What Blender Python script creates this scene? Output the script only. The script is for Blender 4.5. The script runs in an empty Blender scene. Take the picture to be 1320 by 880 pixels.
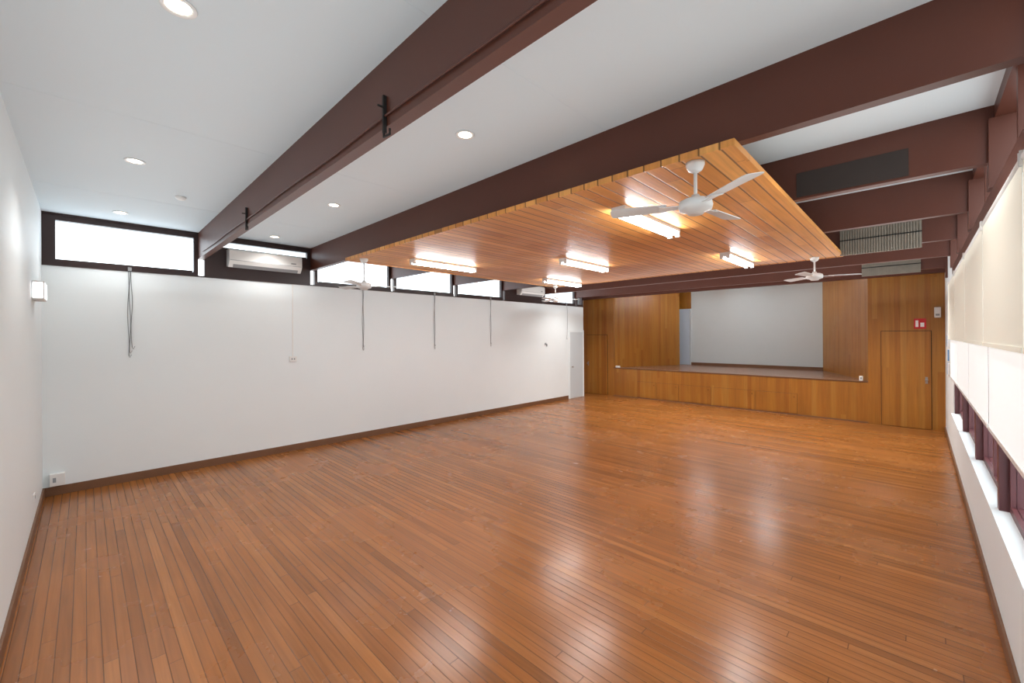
import bpy, bmesh, random
from math import *
from mathutils import Matrix, Vector
random.seed(4)
scene=bpy.context.scene
scene.view_settings.view_transform='Standard'
scene.view_settings.look='None'

# ------------------------------------------------------------ materials
def s2l(c):
    return tuple(((x/255)/12.92 if x/255<=.04045 else ((x/255+.055)/1.055)**2.4) for x in c)
def mat(name,rgb,rough=.5,metal=0,emit=None,es=0,noise=0,nscale=4,coat=0,bump=0):
    m=bpy.data.materials.new(name);m.use_nodes=True
    nt=m.node_tree;b=nt.nodes['Principled BSDF']
    col=(*s2l(rgb),1)
    b.inputs['Base Color'].default_value=col
    b.inputs['Roughness'].default_value=rough
    b.inputs['Metallic'].default_value=metal
    b.inputs['Coat Weight'].default_value=coat
    if emit:
        b.inputs['Emission Color'].default_value=(*s2l(emit),1)
        b.inputs['Emission Strength'].default_value=es
    if noise or bump:
        tc=nt.nodes.new('ShaderNodeTexCoord');n=nt.nodes.new('ShaderNodeTexNoise')
        n.inputs['Scale'].default_value=nscale;n.inputs['Detail'].default_value=5
        nt.links.new(tc.outputs['Object'],n.inputs['Vector'])
        if noise:
            mx=nt.nodes.new('ShaderNodeMix');mx.data_type='RGBA'
            mx.inputs['A'].default_value=tuple(x*(1-noise) for x in col[:3])+(1,)
            mx.inputs['B'].default_value=tuple(min(1,x*(1+noise)) for x in col[:3])+(1,)
            nt.links.new(n.outputs['Fac'],mx.inputs['Factor'])
            nt.links.new(mx.outputs['Result'],b.inputs['Base Color'])
        if bump:
            bp=nt.nodes.new('ShaderNodeBump');bp.inputs['Strength'].default_value=bump;bp.inputs['Distance'].default_value=.01
            nt.links.new(n.outputs['Fac'],bp.inputs['Height']);nt.links.new(bp.outputs['Normal'],b.inputs['Normal'])
    return m

def planks(name,wa,la,width,length,cols,gap=.04,gapcol=.35,rough=.35,coat=0,grain=.25,bump=.3,roughvar=.1,spec=.5,patch=.3,wear=0):
    """boards: wa = axis across boards, la = axis along boards"""
    m=bpy.data.materials.new(name);m.use_nodes=True
    nt=m.node_tree;N=nt.nodes;Lk=nt.links;b=N['Principled BSDF']
    tc=N.new('ShaderNodeTexCoord');sp=N.new('ShaderNodeSeparateXYZ');Lk.new(tc.outputs['Object'],sp.inputs[0])
    def M(op,a,bv=None,c=None):
        n=N.new('ShaderNodeMath');n.operation=op
        for i,x in enumerate((a,bv,c)):
            if x is None: continue
            if isinstance(x,(int,float)): n.inputs[i].default_value=x
            else: Lk.new(x,n.inputs[i])
        return n.outputs[0]
    w=sp.outputs[wa];l=sp.outputs[la]
    ws=M('DIVIDE',w,width);idx=M('FLOOR',ws);fr=M('SUBTRACT',ws,idx)
    wn=N.new('ShaderNodeTexWhiteNoise');wn.noise_dimensions='1D';Lk.new(idx,wn.inputs['W'])
    lo=M('ADD',M('DIVIDE',l,length),M('MULTIPLY',wn.outputs['Value'],7.3))
    il=M('FLOOR',lo);fl=M('SUBTRACT',lo,il)
    cv=N.new('ShaderNodeCombineXYZ');Lk.new(idx,cv.inputs[0]);Lk.new(il,cv.inputs[1])
    w2=N.new('ShaderNodeTexWhiteNoise');w2.noise_dimensions='2D';Lk.new(cv.outputs[0],w2.inputs['Vector'])
    rp=N.new('ShaderNodeValToRGB')
    for i,c in enumerate(cols):
        pos=i/(len(cols)-1)
        e=rp.color_ramp.elements[0] if i==0 else (rp.color_ramp.elements[-1] if i==len(cols)-1 else rp.color_ramp.elements.new(pos))
        e.position=pos;e.color=(*s2l(c),1)
    Lk.new(w2.outputs['Value'],rp.inputs[0])
    # grain
    g=N.new('ShaderNodeCombineXYZ')
    Lk.new(M('ADD',M('MULTIPLY',l,1.3),M('MULTIPLY',w2.outputs['Value'],37.)),g.inputs[0])
    Lk.new(M('MULTIPLY',w,34.),g.inputs[1])
    other=[a for a in (0,1,2) if a not in (wa,la)][0]
    Lk.new(M('MULTIPLY',sp.outputs[other],3.),g.inputs[2])
    gn=N.new('ShaderNodeTexNoise');gn.inputs['Scale'].default_value=1.;gn.inputs['Detail'].default_value=4;gn.inputs['Distortion'].default_value=.5
    Lk.new(g.outputs[0],gn.inputs['Vector'])
    gf=M('MULTIPLY_ADD',gn.outputs['Fac'],2*grain,1-grain)
    # gap mask (1 board, 0 joint)
    e1=M('MINIMUM',fr,M('SUBTRACT',1.,fr))
    mk=N.new('ShaderNodeMapRange');mk.inputs['From Min'].default_value=gap*.35;mk.inputs['From Max'].default_value=gap
    Lk.new(e1,mk.inputs['Value'])
    e2=M('MINIMUM',fl,M('SUBTRACT',1.,fl))
    mk2=N.new('ShaderNodeMapRange');mk2.inputs['From Min'].default_value=.0005;mk2.inputs['From Max'].default_value=.003/length
    Lk.new(e2,mk2.inputs['Value'])
    mm=M('MULTIPLY',mk.outputs[0],mk2.outputs[0])
    fac=M('MULTIPLY',gf,M('MULTIPLY_ADD',mm,1-gapcol,gapcol))
    # large patches
    ln=N.new('ShaderNodeTexNoise');ln.inputs['Scale'].default_value=.7;ln.inputs['Detail'].default_value=3
    Lk.new(tc.outputs['Object'],ln.inputs['Vector'])
    fac=M('MULTIPLY',fac,M('MULTIPLY_ADD',ln.outputs['Fac'],patch,1-patch/2))
    vm=N.new('ShaderNodeVectorMath');vm.operation='SCALE'
    Lk.new(rp.outputs[0],vm.inputs[0]);Lk.new(fac,vm.inputs['Scale'])
    Lk.new(vm.outputs[0],b.inputs['Base Color'])
    rn=N.new('ShaderNodeTexNoise');rn.inputs['Scale'].default_value=3.;rn.inputs['Detail'].default_value=4
    Lk.new(tc.outputs['Object'],rn.inputs['Vector'])
    ro=M('MULTIPLY_ADD',rn.outputs['Fac'],2*roughvar,rough-roughvar)
    if wear:   # duller worn patches
        mr=N.new('ShaderNodeMapRange');mr.inputs['From Min'].default_value=.45;mr.inputs['From Max'].default_value=.65
        Lk.new(ln.outputs['Fac'],mr.inputs['Value'])
        ro=M('ADD',ro,M('MULTIPLY',mr.outputs[0],wear))
    Lk.new(ro,b.inputs['Roughness'])
    b.inputs['Coat Weight'].default_value=coat;b.inputs['Coat Roughness'].default_value=.15
    b.inputs['Specular IOR Level'].default_value=spec
    bp=N.new('ShaderNodeBump');bp.inputs['Strength'].default_value=bump;bp.inputs['Distance'].default_value=.004
    Lk.new(mm,bp.inputs['Height']);Lk.new(bp.outputs['Normal'],b.inputs['Normal'])
    return m

M_white=mat('white_wall_paint',(236,243,245),.55,noise=.015,nscale=2)
M_ceil=mat('ceiling_plaster',(217,227,232),.8,noise=.01,nscale=1.5)
M_beam=mat('beam_dark_brown_paint',(86,44,30),.42,noise=.12,nscale=3)
M_patch=mat('beam_black_patch',(46,36,32),.6,noise=.15,nscale=6)
M_frame=mat('window_frame_dark',(50,30,28),.4,noise=.1)
M_maroon=mat('window_frame_maroon',(92,48,50),.45,noise=.1)
M_skirt=mat('skirting_brown',(116,80,54),.45,noise=.12,nscale=8)
M_plast=mat('white_plastic',(236,236,234),.35)
M_fan=mat('fan_white_enamel',(225,227,227),.3)
M_fanb=mat('fan_blade_white',(210,212,212),.4)
M_grey=mat('grey_plastic',(150,152,155),.5)
M_dark=mat('dark_gap',(25,22,20),.7)
M_seam=mat('board_seam_shadow_gap',(92,52,22),.7)
M_cord=mat('cord_grey',(120,122,124),.6)
M_metal=mat('brushed_metal',(170,165,160),.3,metal=.9)
M_tube=mat('fluorescent_tube_lit',(255,255,255),.4,emit=(248,252,255),es=57)
M_down=mat('downlight_lens_lit',(255,255,255),.4,emit=(255,236,205),es=14)
M_emer=mat('emergency_light_diffuser',(250,250,250),.4,emit=(250,252,255),es=2.5)
M_blindU=mat('blind_fabric_cream',(226,223,209),.8,emit=(236,232,216),es=.15,bump=.05,nscale=200)  # weak emission stands in for daylight coming through the fabric
M_blindL=mat('blind_fabric_white',(240,242,240),.8,emit=(246,249,252),es=.42,bump=.05,nscale=200)  # stronger emission: backlit daylight put into the fabric, also fills the room
M_vent=mat('ribbed_panel_grey_brown',(132,124,112),.7,noise=.2,nscale=10)
M_red=mat('sign_red',(200,25,30),.4)
M_signw=mat('sign_white',(245,245,245),.5)
M_blue=mat('leaflet_blue',(90,140,190),.5)
M_door=mat('door_pale_grey_paint',(206,214,218),.4)
M_sdoor=mat('door_pale_blue_paint',(204,216,230),.4)  # pale blue colour stands for bluish light in the stage side opening
M_ground=mat('exterior_paving',(190,192,190),.9,noise=.1)
M_screen=mat('stage_backdrop_white',(212,219,220),.7,noise=.015)
M_stagefl=mat('stage_floor_boards_dark',(146,106,82),.25,noise=.1)

M_floor=planks('floor_boards',1,0,.072,3.4,[(134,81,37),(152,94,44),(158,98,47),(143,87,40),(167,107,54)],gap=.05,gapcol=.42,rough=.24,grain=.36,bump=.3,roughvar=.06,patch=.5,wear=.06)
M_cw=planks('ceiling_boards',0,1,.13,2.6,[(196,128,60),(220,154,80),(206,138,68),(228,166,92)],gap=.07,gapcol=.28,rough=.45,grain=.32,bump=.5)
M_pw=planks('wall_boards_vertical',0,2,.095,6.,[(212,128,40),(238,158,58),(224,142,48),(244,170,72)],gap=.06,gapcol=.42,rough=.38,grain=.34,bump=.5)

mg=bpy.data.materials.new('clear_glass');mg.use_nodes=True
nt=mg.node_tree;nt.nodes.clear()
o_=nt.nodes.new('ShaderNodeOutputMaterial');t_=nt.nodes.new('ShaderNodeBsdfTransparent');g_=nt.nodes.new('ShaderNodeBsdfGlossy');mx_=nt.nodes.new('ShaderNodeMixShader')
g_.inputs['Roughness'].default_value=.05;mx_.inputs[0].default_value=.06;t_.inputs[0].default_value=(.95,.98,1,1)
nt.links.new(t_.outputs[0],mx_.inputs[1]);nt.links.new(g_.outputs[0],mx_.inputs[2]);nt.links.new(mx_.outputs[0],o_.inputs[0])
M_glass=mg

# ------------------------------------------------------------ builder
class B:
    def __init__(s): s.bm=bmesh.new();s.mats=[]
    def mi(s,m):
        if m not in s.mats: s.mats.append(m)
        return s.mats.index(m)
    def box(s,x0,x1,y0,y1,z0,z1,m,rot=None,bev=0):
        vs=[s.bm.verts.new((x,y,z)) for x in (x0,x1) for y in (y0,y1) for z in (z0,z1)]
        idx=[(0,1,3,2),(4,6,7,5),(0,4,5,1),(2,3,7,6),(0,2,6,4),(1,5,7,3)]
        k=s.mi(m);fs=[]
        for f in idx:
            fc=s.bm.faces.new([vs[i] for i in f]);fc.material_index=k;fs.append(fc)
        if rot is not None:
            for v in vs: v.co=rot@v.co
        if bev:
            es=list({e for f in fs for e in f.edges})
            r=bmesh.ops.bevel(s.bm,geom=es,offset=bev,segments=3,affect='EDGES',profile=.5)
            for f in r['faces']: f.material_index=k;f.smooth=True
        return s
    def poly(s,pts,d,m,mtx=None):
        """extrude polygon (list of 3d pts) by vector d"""
        k=s.mi(m);a=[s.bm.verts.new(p) for p in pts];b=[s.bm.verts.new(Vector(p)+Vector(d)) for p in pts]
        n=len(pts)
        fs=[s.bm.faces.new(a[::-1]),s.bm.faces.new(b)]
        for i in range(n): fs.append(s.bm.faces.new((a[i],a[(i+1)%n],b[(i+1)%n],b[i])))
        for f in fs: f.material_index=k
        if mtx is not None:
            for v in a+b: v.co=mtx@v.co
    def lathe(s,prof,m,c=(0,0,0),n=32,axis='Z',mtx=None):
        k=s.mi(m);rings=[];new=[]
        for r,z in prof:
            ring=[]
            for i in range(n):
                a=2*pi*i/n
                if axis=='Z': p=(c[0]+r*cos(a),c[1]+r*sin(a),c[2]+z)
                elif axis=='Y': p=(c[0]+r*cos(a),c[1]+z,c[2]+r*sin(a))
                else: p=(c[0]+z,c[1]+r*cos(a),c[2]+r*sin(a))
                v=s.bm.verts.new(p);ring.append(v);new.append(v)
            rings.append(ring)
        for A,Bq in zip(rings,rings[1:]):
            for i in range(n):
                f=s.bm.faces.new((A[i],A[(i+1)%n],Bq[(i+1)%n],Bq[i]));f.material_index=k;f.smooth=True
        for R_ in (rings[0],rings[-1]):
            if len({tuple(round(q,5) for q in v.co) for v in R_})>2:
                f=s.bm.faces.new(R_);f.material_index=k
        if mtx is not None:
            for v in new: v.co=mtx@v.co
    def tube(s,pts,r,m,n=8):
        k=s.mi(m);rings=[];P=[Vector(p) for p in pts]
        for i,p in enumerate(P):
            t=(P[min(i+1,len(P)-1)]-P[max(i-1,0)]).normalized()
            a=t.cross(Vector((0,0,1)) if abs(t.z)<.9 else Vector((0,1,0))).normalized();b=t.cross(a)
            rings.append([s.bm.verts.new(p+r*(cos(2*pi*j/n)*a+sin(2*pi*j/n)*b)) for j in range(n)])
        for A,Bq in zip(rings,rings[1:]):
            for i in range(n):
                f=s.bm.faces.new((A[i],A[(i+1)%n],Bq[(i+1)%n],Bq[i]));f.material_index=k;f.smooth=True
        for R_ in (rings[0],rings[-1]):
            f=s.bm.faces.new(R_);f.material_index=k
    def done(s,name,loc=(0,0,0),rotz=0):
        bmesh.ops.recalc_face_normals(s.bm,faces=s.bm.faces)
        me=bpy.data.meshes.new(name);s.bm.to_mesh(me);s.bm.free()
        for m in s.mats: me.materials.append(m)
        o=bpy.data.objects.new(name,me);bpy.context.collection.objects.link(o)
        o.location=loc;o.rotation_euler=(0,0,rotz)
        return o
def box(name,x0,x1,y0,y1,z0,z1,m,bev=0):
    b=B();b.box(x0,x1,y0,y1,z0,z1,m,bev=bev);return b.done(name)

# ------------------------------------------------------------ dimensions
XW=-8.10;XR=.40;YN=-.39;YS=12.55;ZC=3.70;ZB=3.29;ZT=3.02;YE=11.75;LIP=.955
BY=[1.25,2.94,4.60,6.29,7.97,9.65,11.33]  # near faces of beams
BT=.08

# ------------------------------------------------------------ shell
box('floor',-8.9,.6,-.6,YS,-.1,0,M_floor)
b=B();b.box(-9,.7,-.6,16.2,ZC,ZC+.12,M_ceil)
b.done('ceiling')
b=B()
for x in (-6.6,-4.2,-1.8):
    for y0,y1 in ((YN,BY[0]),(BY[0]+BT,BY[1])):
        b.box(x-.0015,x+.0015,y0,y1,ZC-.0015,ZC,M_ceil)
b.done('trim_1')
box('wall_left',XW-.15,XW,YN-.15,YE,0,ZT,M_white)
b=B();b.box(XW-.7,XW-.15,YE-.1,YE,0,ZC,M_white);b.box(-8.75,-8.65,YE,YS,0,ZC,M_white);b.done('wall_recess')
box('wall_near',XW-.15,.6,YN-.15,YN,0,ZC,M_white)
b=B()
b.box(XR,XR+.14,YN,9.70,0,.74,M_white)
b.box(XR-.03,XR+.17,YN,9.70,.74,.77,M_white)
b.box(XR,XR+.14,9.70,YS,0,ZC,M_white)
b.done('wall_right')
b=B()
b.box(XR-.01,XR+.14,YN,9.70,2.88,3.10,M_beam)
b.box(XR+.0,XR+.14,YN,9.70,3.60,ZC,M_beam)
for y in BY:
    b.box(XR+.01,XR+.16,y-.0,y+BT,.77,2.88,M_maroon)
    b.box(XR-.03,XR+.16,y-.03,y+BT+.03,3.10,3.60,M_beam)
for y0,y1 in zip([YN]+[q+BT for q in BY],BY):
    if y0<9.6: b.box(XR+.02,XR+.10,(y0+y1)/2-.025,(y0+y1)/2+.025,3.10,3.60,M_beam)
b.done('trim_2')

edges=[YN]+[y+BT/2 for y in BY if y<9.8]
wi=1
for y0,y1 in zip(edges,edges[1:]):
    b=B();a0=y0+.045;a1=y1-.045;xm=XR+.06
    b.box(xm,xm+.06,a0,a1,.77,.82,M_maroon);b.box(xm,xm+.06,a0,a1,2.82,2.88,M_maroon)
    b.box(xm,xm+.06,a0,a0+.04,.82,2.82,M_maroon);b.box(xm,xm+.06,a1-.04,a1,.82,2.82,M_maroon)
    ym=(a0+a1)/2
    b.box(xm,xm+.06,ym-.025,ym+.025,.82,2.82,M_maroon)
    b.box(xm,xm+.06,a0+.04,a1-.04,1.32,1.37,M_maroon)
    b.box(xm+.025,xm+.031,a0+.04,a1-.04,.82,2.82,M_glass)
    b.done('window_%d'%wi);wi+=1

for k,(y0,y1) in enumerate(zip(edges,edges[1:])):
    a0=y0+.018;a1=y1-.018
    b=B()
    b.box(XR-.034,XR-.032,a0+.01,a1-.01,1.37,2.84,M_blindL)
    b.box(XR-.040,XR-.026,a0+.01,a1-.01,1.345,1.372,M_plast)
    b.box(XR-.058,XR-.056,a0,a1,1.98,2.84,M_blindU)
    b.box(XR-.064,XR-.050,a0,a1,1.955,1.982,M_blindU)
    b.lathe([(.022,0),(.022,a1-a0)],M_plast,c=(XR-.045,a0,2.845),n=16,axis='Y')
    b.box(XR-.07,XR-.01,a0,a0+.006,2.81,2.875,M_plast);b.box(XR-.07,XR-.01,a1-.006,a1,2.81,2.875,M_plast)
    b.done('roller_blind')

bays=[(YN,BY[0])]+[(BY[i]+BT,BY[i+1]) for i in range(6)]+[(BY[6]+BT,YE)]
def cler(y0,y1,z0,z1,panel=None):
    global wi
    b=B();x0=XW-.10;x1=XW-.02;f=.055
    b.box(x0,x1,y0,y1,ZC-.09,ZC-.02,M_frame)
    b.box(x0,x1+.01,y0,y1,z0-.05 if panel is None else z0-.025,z0,M_frame)
    b.box(x0,x1,y0,y0+.12 if y0<0 else y0+f,z0,z1,M_frame);b.box(x0,x1,y1-f,y1,z0,z1,M_frame)
    b.box(x0+.04,x0+.046,y0+f,y1-f,z0,z1,M_glass)
    if y1-y0>1.2:
        b.box(x0+.01,x1+.012,y0+f+.02,y1-f-.02,z0,z0+.02,M_frame)
    b.done('window_%d'%wi);wi+=1
for i,(y0,y1) in enumerate(bays):
    if i in (1,5): cler(y0,y1,3.50,ZC-.09,panel=1)
    else: cler(y0,y1,ZT+.055,ZC-.09)
box('trim_3',XW-.10,XW+.012,YN,YE,ZT-.018,ZT+.004,M_frame)
box('trim_4',XW-.15,XW,YN,YE,ZC-.02,ZC,M_frame)
for n,i in enumerate((1,5)):
    y0,y1=bays[i];box('trim_%d'%(5+n),XW-.12,XW-.012,y0,y1,ZT+.004,3.475,M_frame)

for i,y in enumerate(BY):
    b=B();b.box(XW-.1,XR+.02,y,y+BT,ZB,ZC,M_beam)
    if i==2: b.box(-.80,-.05,y-.006,y,3.31,3.53,M_patch)
    b.done('ceiling_beam')
b=B();b.box(-8.65,XR,12.35,12.50,ZB+.02,ZC,M_beam);b.done('ceiling_beam')

b=B()
y=BY[0]-.010
pts=[(XR-.1-i*.4,y,3.345+.006*sin(i*1.3)) for i in range(21)]
b.tube(pts,.007,M_beam,6)
for x in (-2.25,-5.26):
    b.box(x-.008,x+.008,y-.012,y+.009,3.25,3.47,M_dark)
    b.tube([(x,y-.006,3.27),(x,y-.006,3.225),(x+.07,y-.006,3.22),(x+.07,y-.006,3.25)],.007,M_dark)
    b.tube([(x,y-.01,3.40),(x+.0,y-.045,3.40)],.006,M_dark)
b.done('conduit_with_hooks')

for (yy,z0,z1) in ((BY[4],3.22,3.66),(BY[6],3.24,3.58)):
    b=B();x0,x1=-.84,.04
    b.box(x0,x1,yy-.03,yy-.004,z0,z1,M_vent)
    n=30
    for i in range(n):
        xx=x0+(i+.5)*(x1-x0)/n
        b.box(xx-.009,xx+.009,yy-.045,yy-.03,z0,z1,M_vent)
    b.box(x0,x1,yy-.05,yy-.045,(z0+z1)/2-.008,(z0+z1)/2+.008,M_dark)
    b.done('ribbed_acoustic_panel')

PX0,PX1,PY0,PY1=-6.42,-.84,2.87,8.16
b=B();b.box(PX0,PX1,PY0,PY1,3.25,3.285,M_cw)
b.box(PX0,PX1,PY0-.018,PY0,3.24,3.285,M_cw);b.box(PX0-.018,PX0,PY0,PY1,3.24,3.285,M_cw)
b.box(PX1,PX1+.018,PY0-.018,PY1,3.24,3.285,M_cw);b.box(PX0,PX1,PY1,PY1+.018,3.24,3.285,M_cw)
b.done('timber_ceiling_panel')

def batten(x,y,z,L=1.25):
    b=B()
    b.box(x-.07,x+.07,y-L/2,y+L/2,z-.035,z,M_plast)
    b.box(x-.02,x+.02,y-L/2,y+L/2,z-.06,z-.035,M_plast)
    for s in (-1,1):
        b.lathe([(.018,0),(.018,L-.08)],M_tube,c=(x+s*.045,y-L/2+.04,z-.062),n=12,axis='Y')
        for e in (-L/2,L/2-.03):
            b.box(x+s*.045-.022,x+s*.045+.022,y+e,y+e+.03,z-.09,z-.03,M_plast)
    b.done('fluorescent_light')
for x,y in ((-2.0,4.1),(-2.02,7.15),(-3.95,5.8),(-5.58,4.15),(-5.6,7.35)): batten(x,y,3.25)
batten(-3.2,13.7,ZC);batten(-5.0,13.7,ZC)  # unseen battens behind the valance, added to brighten the stage

def down(x,y,e=60):
    b=B()
    b.lathe([(.052,0),(.075,0),(.078,-.004),(.075,-.009),(.056,-.006),(.052,0)],M_plast,c=(0,0,0),n=32)
    b.lathe([(.054,-.002),(.054,-.0035)],M_down,c=(0,0,0),n=24)
    p=b.done('downlight',loc=(x,y,ZC))
    l=bpy.data.lights.new('lamp','SPOT');l.energy=e;l.spot_size=radians(125);l.spot_blend=.8;l.shadow_soft_size=.05;l.color=(1,.97,.93)
    o=bpy.data.objects.new('lamp',l);bpy.context.collection.objects.link(o);o.parent=p;o.location=(0,0,-.03)
for x,y in ((-2.63,.33),(-5.22,.33),(-7.5,.33),(-2.65,2.18),(-5.23,2.18),(-7.56,2.18),(-.27,3.9)):
    down(x,y,60 if x>-7 else 35)
for x in (-6.9,-5.0,-2.65,-.6): down(x,10.3,250 if x>-6 else 170)  # unseen far row, added to brighten the stage wall
b=B();b.lathe([(.0,-.035),(.03,-.035),(.05,-.02),(.055,0),(0,0)],M_plast,c=(-6.19,.79,ZC),n=24);b.done('smoke_detector')

def fan(x,y,zt,a0,R=.58,drop=.30):
    b=B();zh=zt-drop
    b.lathe([(0,0),(.062,0),(.062,-.02),(.045,-.055),(.02,-.07),(0,-.07)],M_fan,c=(x,y,zt))
    b.lathe([(0,0),(.012,0),(.012,-drop+.03),(0,-drop+.03)],M_fan,c=(x,y,zt-.05),n=16)
    b.lathe([(0,.075),(.025,.075),(.035,.05),(.075,.045),(.105,.03),(.112,.0),(.105,-.03),(.06,-.045),(.05,-.06),(0,-.062)],M_fan,c=(x,y,zh))
    for k in range(3):
        a=a0+k*2*pi/3
        mt=Matrix.Translation((x,y,zh-.005))@Matrix.Rotation(a,4,'Z')@Matrix.Rotation(radians(11),4,'X')
        b.poly([(.08,-.022,0),(.20,-.03,0),(.24,-.045,0),(.24,.045,0),(.20,.03,0),(.08,.022,0)],(0,0,.006),M_fan,mt)
        pts=[(.19,-.052,.006),(R-.03,-.068,.006),(R-.008,-.06,.006),(R,-.04,.006),(R,.04,.006),(R-.008,.06,.006),(R-.03,.068,.006),(.19,.052,.006)]
        b.poly(pts,(0,0,.006),M_fanb,mt)
    b.done('ceiling_fan')
fan(-1.11,2.98,3.25,radians(83))
fan(-1.16,7.98,3.25,radians(20))
fan(-6.10,3.00,3.25,radians(70),drop=.42)
fan(-6.24,7.90,3.25,radians(40),drop=.34)

def ac(y0,y1,z0=3.19,z1=3.48):
    b=B();x0=XW+.0;x1=XW+.2
    prof=[(x0,z0+.02),(x0+.12,z0),(x1-.03,z0+.05),(x1,z0+.10),(x1,z1-.03),(x1-.03,z1),(x0,z1)]
    b.poly([(p[0],y0,p[1]) for p in prof],(0,y1-y0,0),M_plast)
    b.box(x1-.001,x1+.003,y0+.01,y1-.01,z0+.105,z0+.112,M_grey)
    b.poly([(x0+.125,y0+.06,z0-.002),(x1-.032,y0+.06,z0+.048),(x1-.026,y0+.06,z0+.046),(x0+.131,y0+.06,z0-.004)],(0,y1-y0-.12,0),M_grey)
    b.box(x1,x1+.003,y1-.18,y1-.1,z0+.14,z0+.16,M_grey)
    b.box(XW-.012,XW-.0,y0+.1,y1-.1,z0+.03,z1-.05,M_plast)
    b.done('air_conditioner')
ac(1.62,2.72);ac(8.5,9.5)

def cord(y,zb,zt=3.05,loops=1,sag=0):
    b=B();x=XW+.018
    for k in range(loops):
        o=(k-(loops-1)/2)*.018
        n=14;pts=[]
        for i in range(n+1):
            t=i/n;z=zt+(zb+.06*k-zt)*t
            pts.append((x+.004*sin(t*6+k),y+o+.008*sin(t*9+k*2)+sag*sin(pi*t),z))
        pts+= [(x,pts[-1][1]+.012,pts[-1][2]-.03),(x,pts[-1][1]+.03,pts[-1][2]+.01)]
        b.tube(pts,.0038,M_cord,6)
    b.box(XW,XW+.03,y-.02,y+.02,zt-.04,zt+.01,M_grey)
    b.done('window_cord')
cord(.45,1.80,loops=3);cord(3.95,1.80,loops=2);cord(5.70,1.78,loops=2);cord(7.48,1.80,loops=2);cord(10.80,1.95,loops=1,sag=.05)
b=B();b.box(XW,XW+.012,2.612,2.628,1.70,ZT-.02,M_plast);b.box(XW,XW+.03,2.56,2.68,1.61,1.70,M_plast,bev=.004)
b.box(XW+.03,XW+.034,2.59,2.61,1.64,1.67,M_grey);b.box(XW+.03,XW+.034,2.63,2.65,1.64,1.67,M_grey);b.done('fan_control_switch')
b=B();b.box(XW,XW+.02,9.72,9.78,1.77,1.83,M_grey,bev=.003);b.box(XW,XW+.015,9.80,9.82,1.72,1.80,M_dark);b.done('light_switch')
b=B();b.box(XW,XW+.07,-.33,-.19,.13,.29,M_plast,bev=.008);b.box(XW+.07,XW+.074,-.30,-.27,.18,.24,M_grey);b.done('power_outlet')
b=B();b.box(-6.80,-6.68,YN,YN+.012,.33,.40,M_plast,bev=.003);b.box(-6.76,-6.72,YN+.012,YN+.014,.35,.38,M_grey);b.done('power_outlet')
b=B();b.box(-7.02,-6.62,YN,YN+.09,2.46,2.66,M_plast,bev=.01)
b.box(-7.0,-6.64,YN+.088,YN+.094,2.48,2.64,M_emer);b.box(-6.62,-6.616,YN+.01,YN+.08,2.48,2.64,M_emer);b.done('emergency_light')

box('baseboard_left',XW,XW+.02,YN,10.88,0,.115,M_skirt,bev=.003)
box('baseboard_near',XW,XR,YN,YN+.018,0,.115,M_skirt,bev=.003)
box('baseboard_right',XR-.018,XR,YN+.02,YS-.01,0,.10,M_skirt,bev=.003)

b=B()
b.box(XW,XW+.02,10.93,10.98,0,2.16,M_white);b.box(XW,XW+.02,11.69,YE,0,2.16,M_white);b.box(XW,XW+.02,10.93,YE,2.16,2.22,M_white)
b.box(XW,XW+.012,10.99,11.68,.01,2.15,M_door)
b.lathe([(.0,.06),(.025,.055),(.025,.035),(.012,.03),(.012,0)],M_metal,c=(XW+.012,11.08,1.03),n=16,axis='X')
b.done('door_1')

# ------------------------------------------------------------ stage wall
b=B()
b.box(-8.65,-7.42,YS,YS+.1,0,ZC,M_pw)
b.box(-.83,XR+.14,YS,YS+.1,0,ZC,M_pw)
b.box(-7.42,-.83,YS,YS+.1,3.45,ZC,M_pw)
b.done('wall_stage')
def splay(x0,y0,x1,y1,name):
    L=hypot(x1-x0,y1-y0);a=atan2(y1-y0,x1-x0)
    b=B();b.box(0,L,0,.06,LIP,ZC,M_pw)
    return b.done(name,loc=(x0,y0,0),rotz=a)
splay(-7.42,12.65,-6.22,15.1,'wall_stage_splay_left')
o=splay(-.83,12.65,-2.06,15.5,'wall_stage_splay_right')
for v in o.data.vertices: v.co.y-=.06
box('wall_stage_back',-7.6,-1.9,15.5,15.6,LIP,ZC,M_screen)
box('wall_stage_side',-7.6,-7.5,12.65,15.5,LIP,ZC,M_screen)
b=B();b.box(-6.5,-5.99,15.46,15.49,LIP,3.0,M_sdoor);b.box(-6.5,-5.95,15.46,15.5,3.0,ZC,M_pw);b.box(-5.99,-5.95,15.44,15.5,LIP,3.0,M_door);b.done('door_4')
box('baseboard_stage',-5.95,-2.06,15.47,15.5,LIP,LIP+.09,M_skirt)
b=B()
b.box(-7.42,-.83,YS+.0,YS+.06,0,LIP-.03,M_pw)
b.box(-7.6,-.7,YS+.10,15.6,LIP-.06,LIP-.0,M_stagefl)
b.box(-7.42,-.83,YS+.06,YS+.10,LIP-.06,LIP,M_stagefl)
b.box(-7.42,-.83,YS-.015,YS+.06,LIP-.02,LIP,M_skirt)
doors=[(-6.55,-5.92),(-5.88,-5.22),(-5.18,-4.28),(-4.2,-3.15),(-3.1,-2.2)]
for d0,d1 in doors:
    b.box(d0,d1,YS-.012,YS,.05,.54,M_pw)
    for xx in (d0-.006,d1): b.box(xx,xx+.006,YS-.003,YS,.03,.546,M_seam)
    b.box(d0,d1,YS-.003,YS,.54,.546,M_seam)
    b.lathe([(0,-.025),(.012,-.022),(.008,-.012),(.008,0)],M_seam,c=(d1-.06,YS-.012,.46),n=12,axis='Y')
b.box(-7.42,-.83,YS-.012,YS,0,.03,M_skirt)
b.done('stage')
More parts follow.
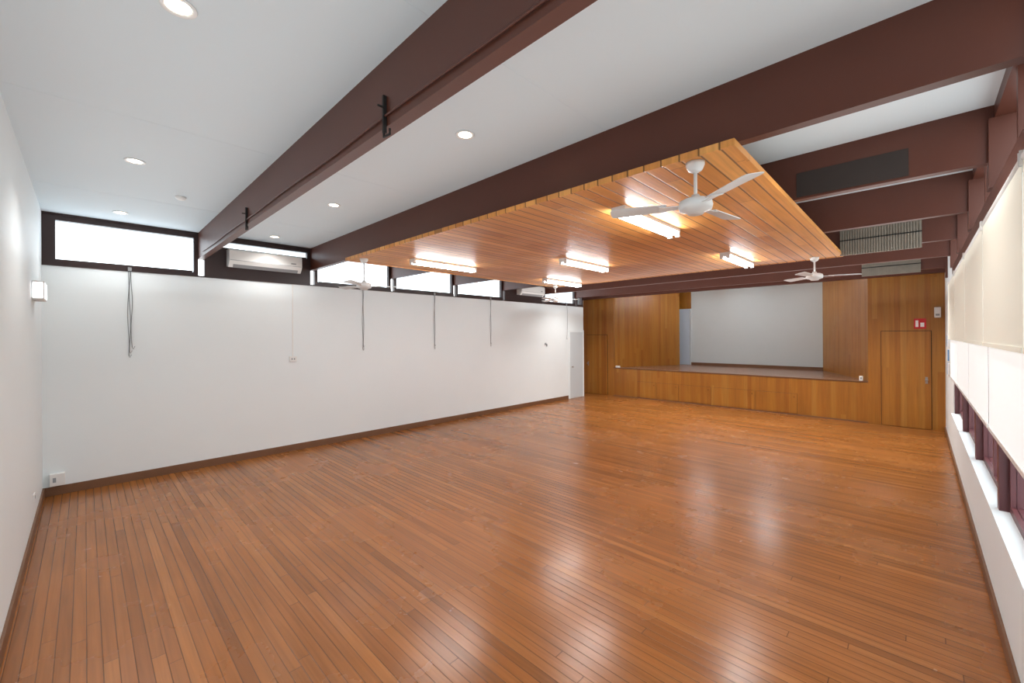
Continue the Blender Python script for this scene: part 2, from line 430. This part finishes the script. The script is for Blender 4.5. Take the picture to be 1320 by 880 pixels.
def tdoor(x0,x1,z1,n,knob):
    b=B();b.box(x0,x1,YS-.03,YS,.01,z1,M_pw)
    b.box(x0-.01,x0,YS-.006,YS,0,z1+.01,M_dark);b.box(x1,x1+.01,YS-.006,YS,0,z1+.01,M_dark);b.box(x0,x1,YS-.006,YS,z1,z1+.01,M_dark)
    b.box(knob-.02,knob+.02,YS-.036,YS-.03,.98,1.12,M_metal)
    b.lathe([(0,-.06),(.024,-.055),(.026,-.04),(.012,-.03),(.012,0)],M_metal,c=(knob,YS-.034,1.06),n=16,axis='Y')
    b.done('door_%d'%n)
tdoor(-8.50,-7.66,2.06,2,-8.42);tdoor(-.60,.19,2.10,3,.12)
b=B();b.box(-.07,.12,YS-.012,YS,2.15,2.37,M_red)
b.box(-.045,.0,YS-.014,YS-.012,2.19,2.33,M_signw);b.box(.03,.09,YS-.014,YS-.012,2.19,2.28,M_signw);b.done('fire_extinguisher_sign')
b=B();b.box(.24,.34,YS-.06,YS,2.38,2.60,M_plast,bev=.01);b.box(.26,.32,YS-.062,YS-.06,2.42,2.46,M_grey);b.done('wall_alarm_box')
b=B();b.box(-7.36,-7.2,YS+.02,YS+.05,LIP,LIP+.06,M_plast,bev=.004)
b.box(-7.33,-7.30,YS+.016,YS+.02,LIP+.02,LIP+.04,M_grey);b.done('power_outlet')
b=B();b.box(-1.0,-.93,YS+.10,YS+.13,LIP,LIP+.11,M_plast,bev=.005);b.box(-.98,-.95,YS+.096,YS+.1,LIP+.03,LIP+.08,M_grey);b.done('power_outlet')
b=B()
b.box(XR-.03,XR,10.15,10.55,1.30,2.05,M_plast)
for i in range(3):
    for j in range(2):
        z0=1.34+i*.24;y0=10.17+j*.19
        b.box(XR-.045,XR-.03,y0,y0+.16,z0,z0+.19,M_blue if (i+j)%2 else M_signw)
b.done('leaflet_rack')

box('exterior_ground',.6,14,-6,16,-.35,-.3,M_ground)

# ------------------------------------------------------------ light
w=bpy.data.worlds.new('overcast_sky');scene.world=w;w.use_nodes=True
bg=w.node_tree.nodes['Background'];bg.inputs[0].default_value=(.92,.97,1,1);bg.inputs[1].default_value=4.0
def fill_uplight(x0,x1,y0,y1,z,e):  # added area light with no fixture, brightens the ceiling from below
    l=bpy.data.lights.new('uplight','AREA');l.shape='RECTANGLE';l.size=x1-x0;l.size_y=y1-y0;l.energy=e;l.color=(.9,.97,1)
    o=bpy.data.objects.new('uplight',l);bpy.context.collection.objects.link(o)
    o.location=((x0+x1)/2,(y0+y1)/2,z);o.rotation_euler=(pi,0,0)
fill_uplight(-7.9,.1,-.2,2.8,2.7,36)
fill_uplight(-.8,.2,3.2,12,2.7,30)
fill_uplight(-7.8,-.9,8.4,12.2,2.7,80)

# ------------------------------------------------------------ camera
yaw,roll,pitch=.7731,-.0058,.0007
F=Vector((-sin(yaw),cos(yaw),0));R=Vector((cos(yaw),sin(yaw),0));U=Vector((0,0,1))
F2=F*cos(pitch)+U*sin(pitch);U2=U*cos(pitch)-F*sin(pitch)
R3=R*cos(roll)+U2*sin(roll);U3=U2*cos(roll)-R*sin(roll)
cam=bpy.data.cameras.new('camera');cam.sensor_width=36;cam.lens=36*536.95/1320;cam.shift_y=-(440-432.24)/1320
cam.clip_start=.02
co=bpy.data.objects.new('camera',cam);bpy.context.collection.objects.link(co)
mt=Matrix((R3,U3,-F2)).transposed().to_4x4();mt.translation=Vector((0,0,2.05));co.matrix_world=mt
scene.camera=co
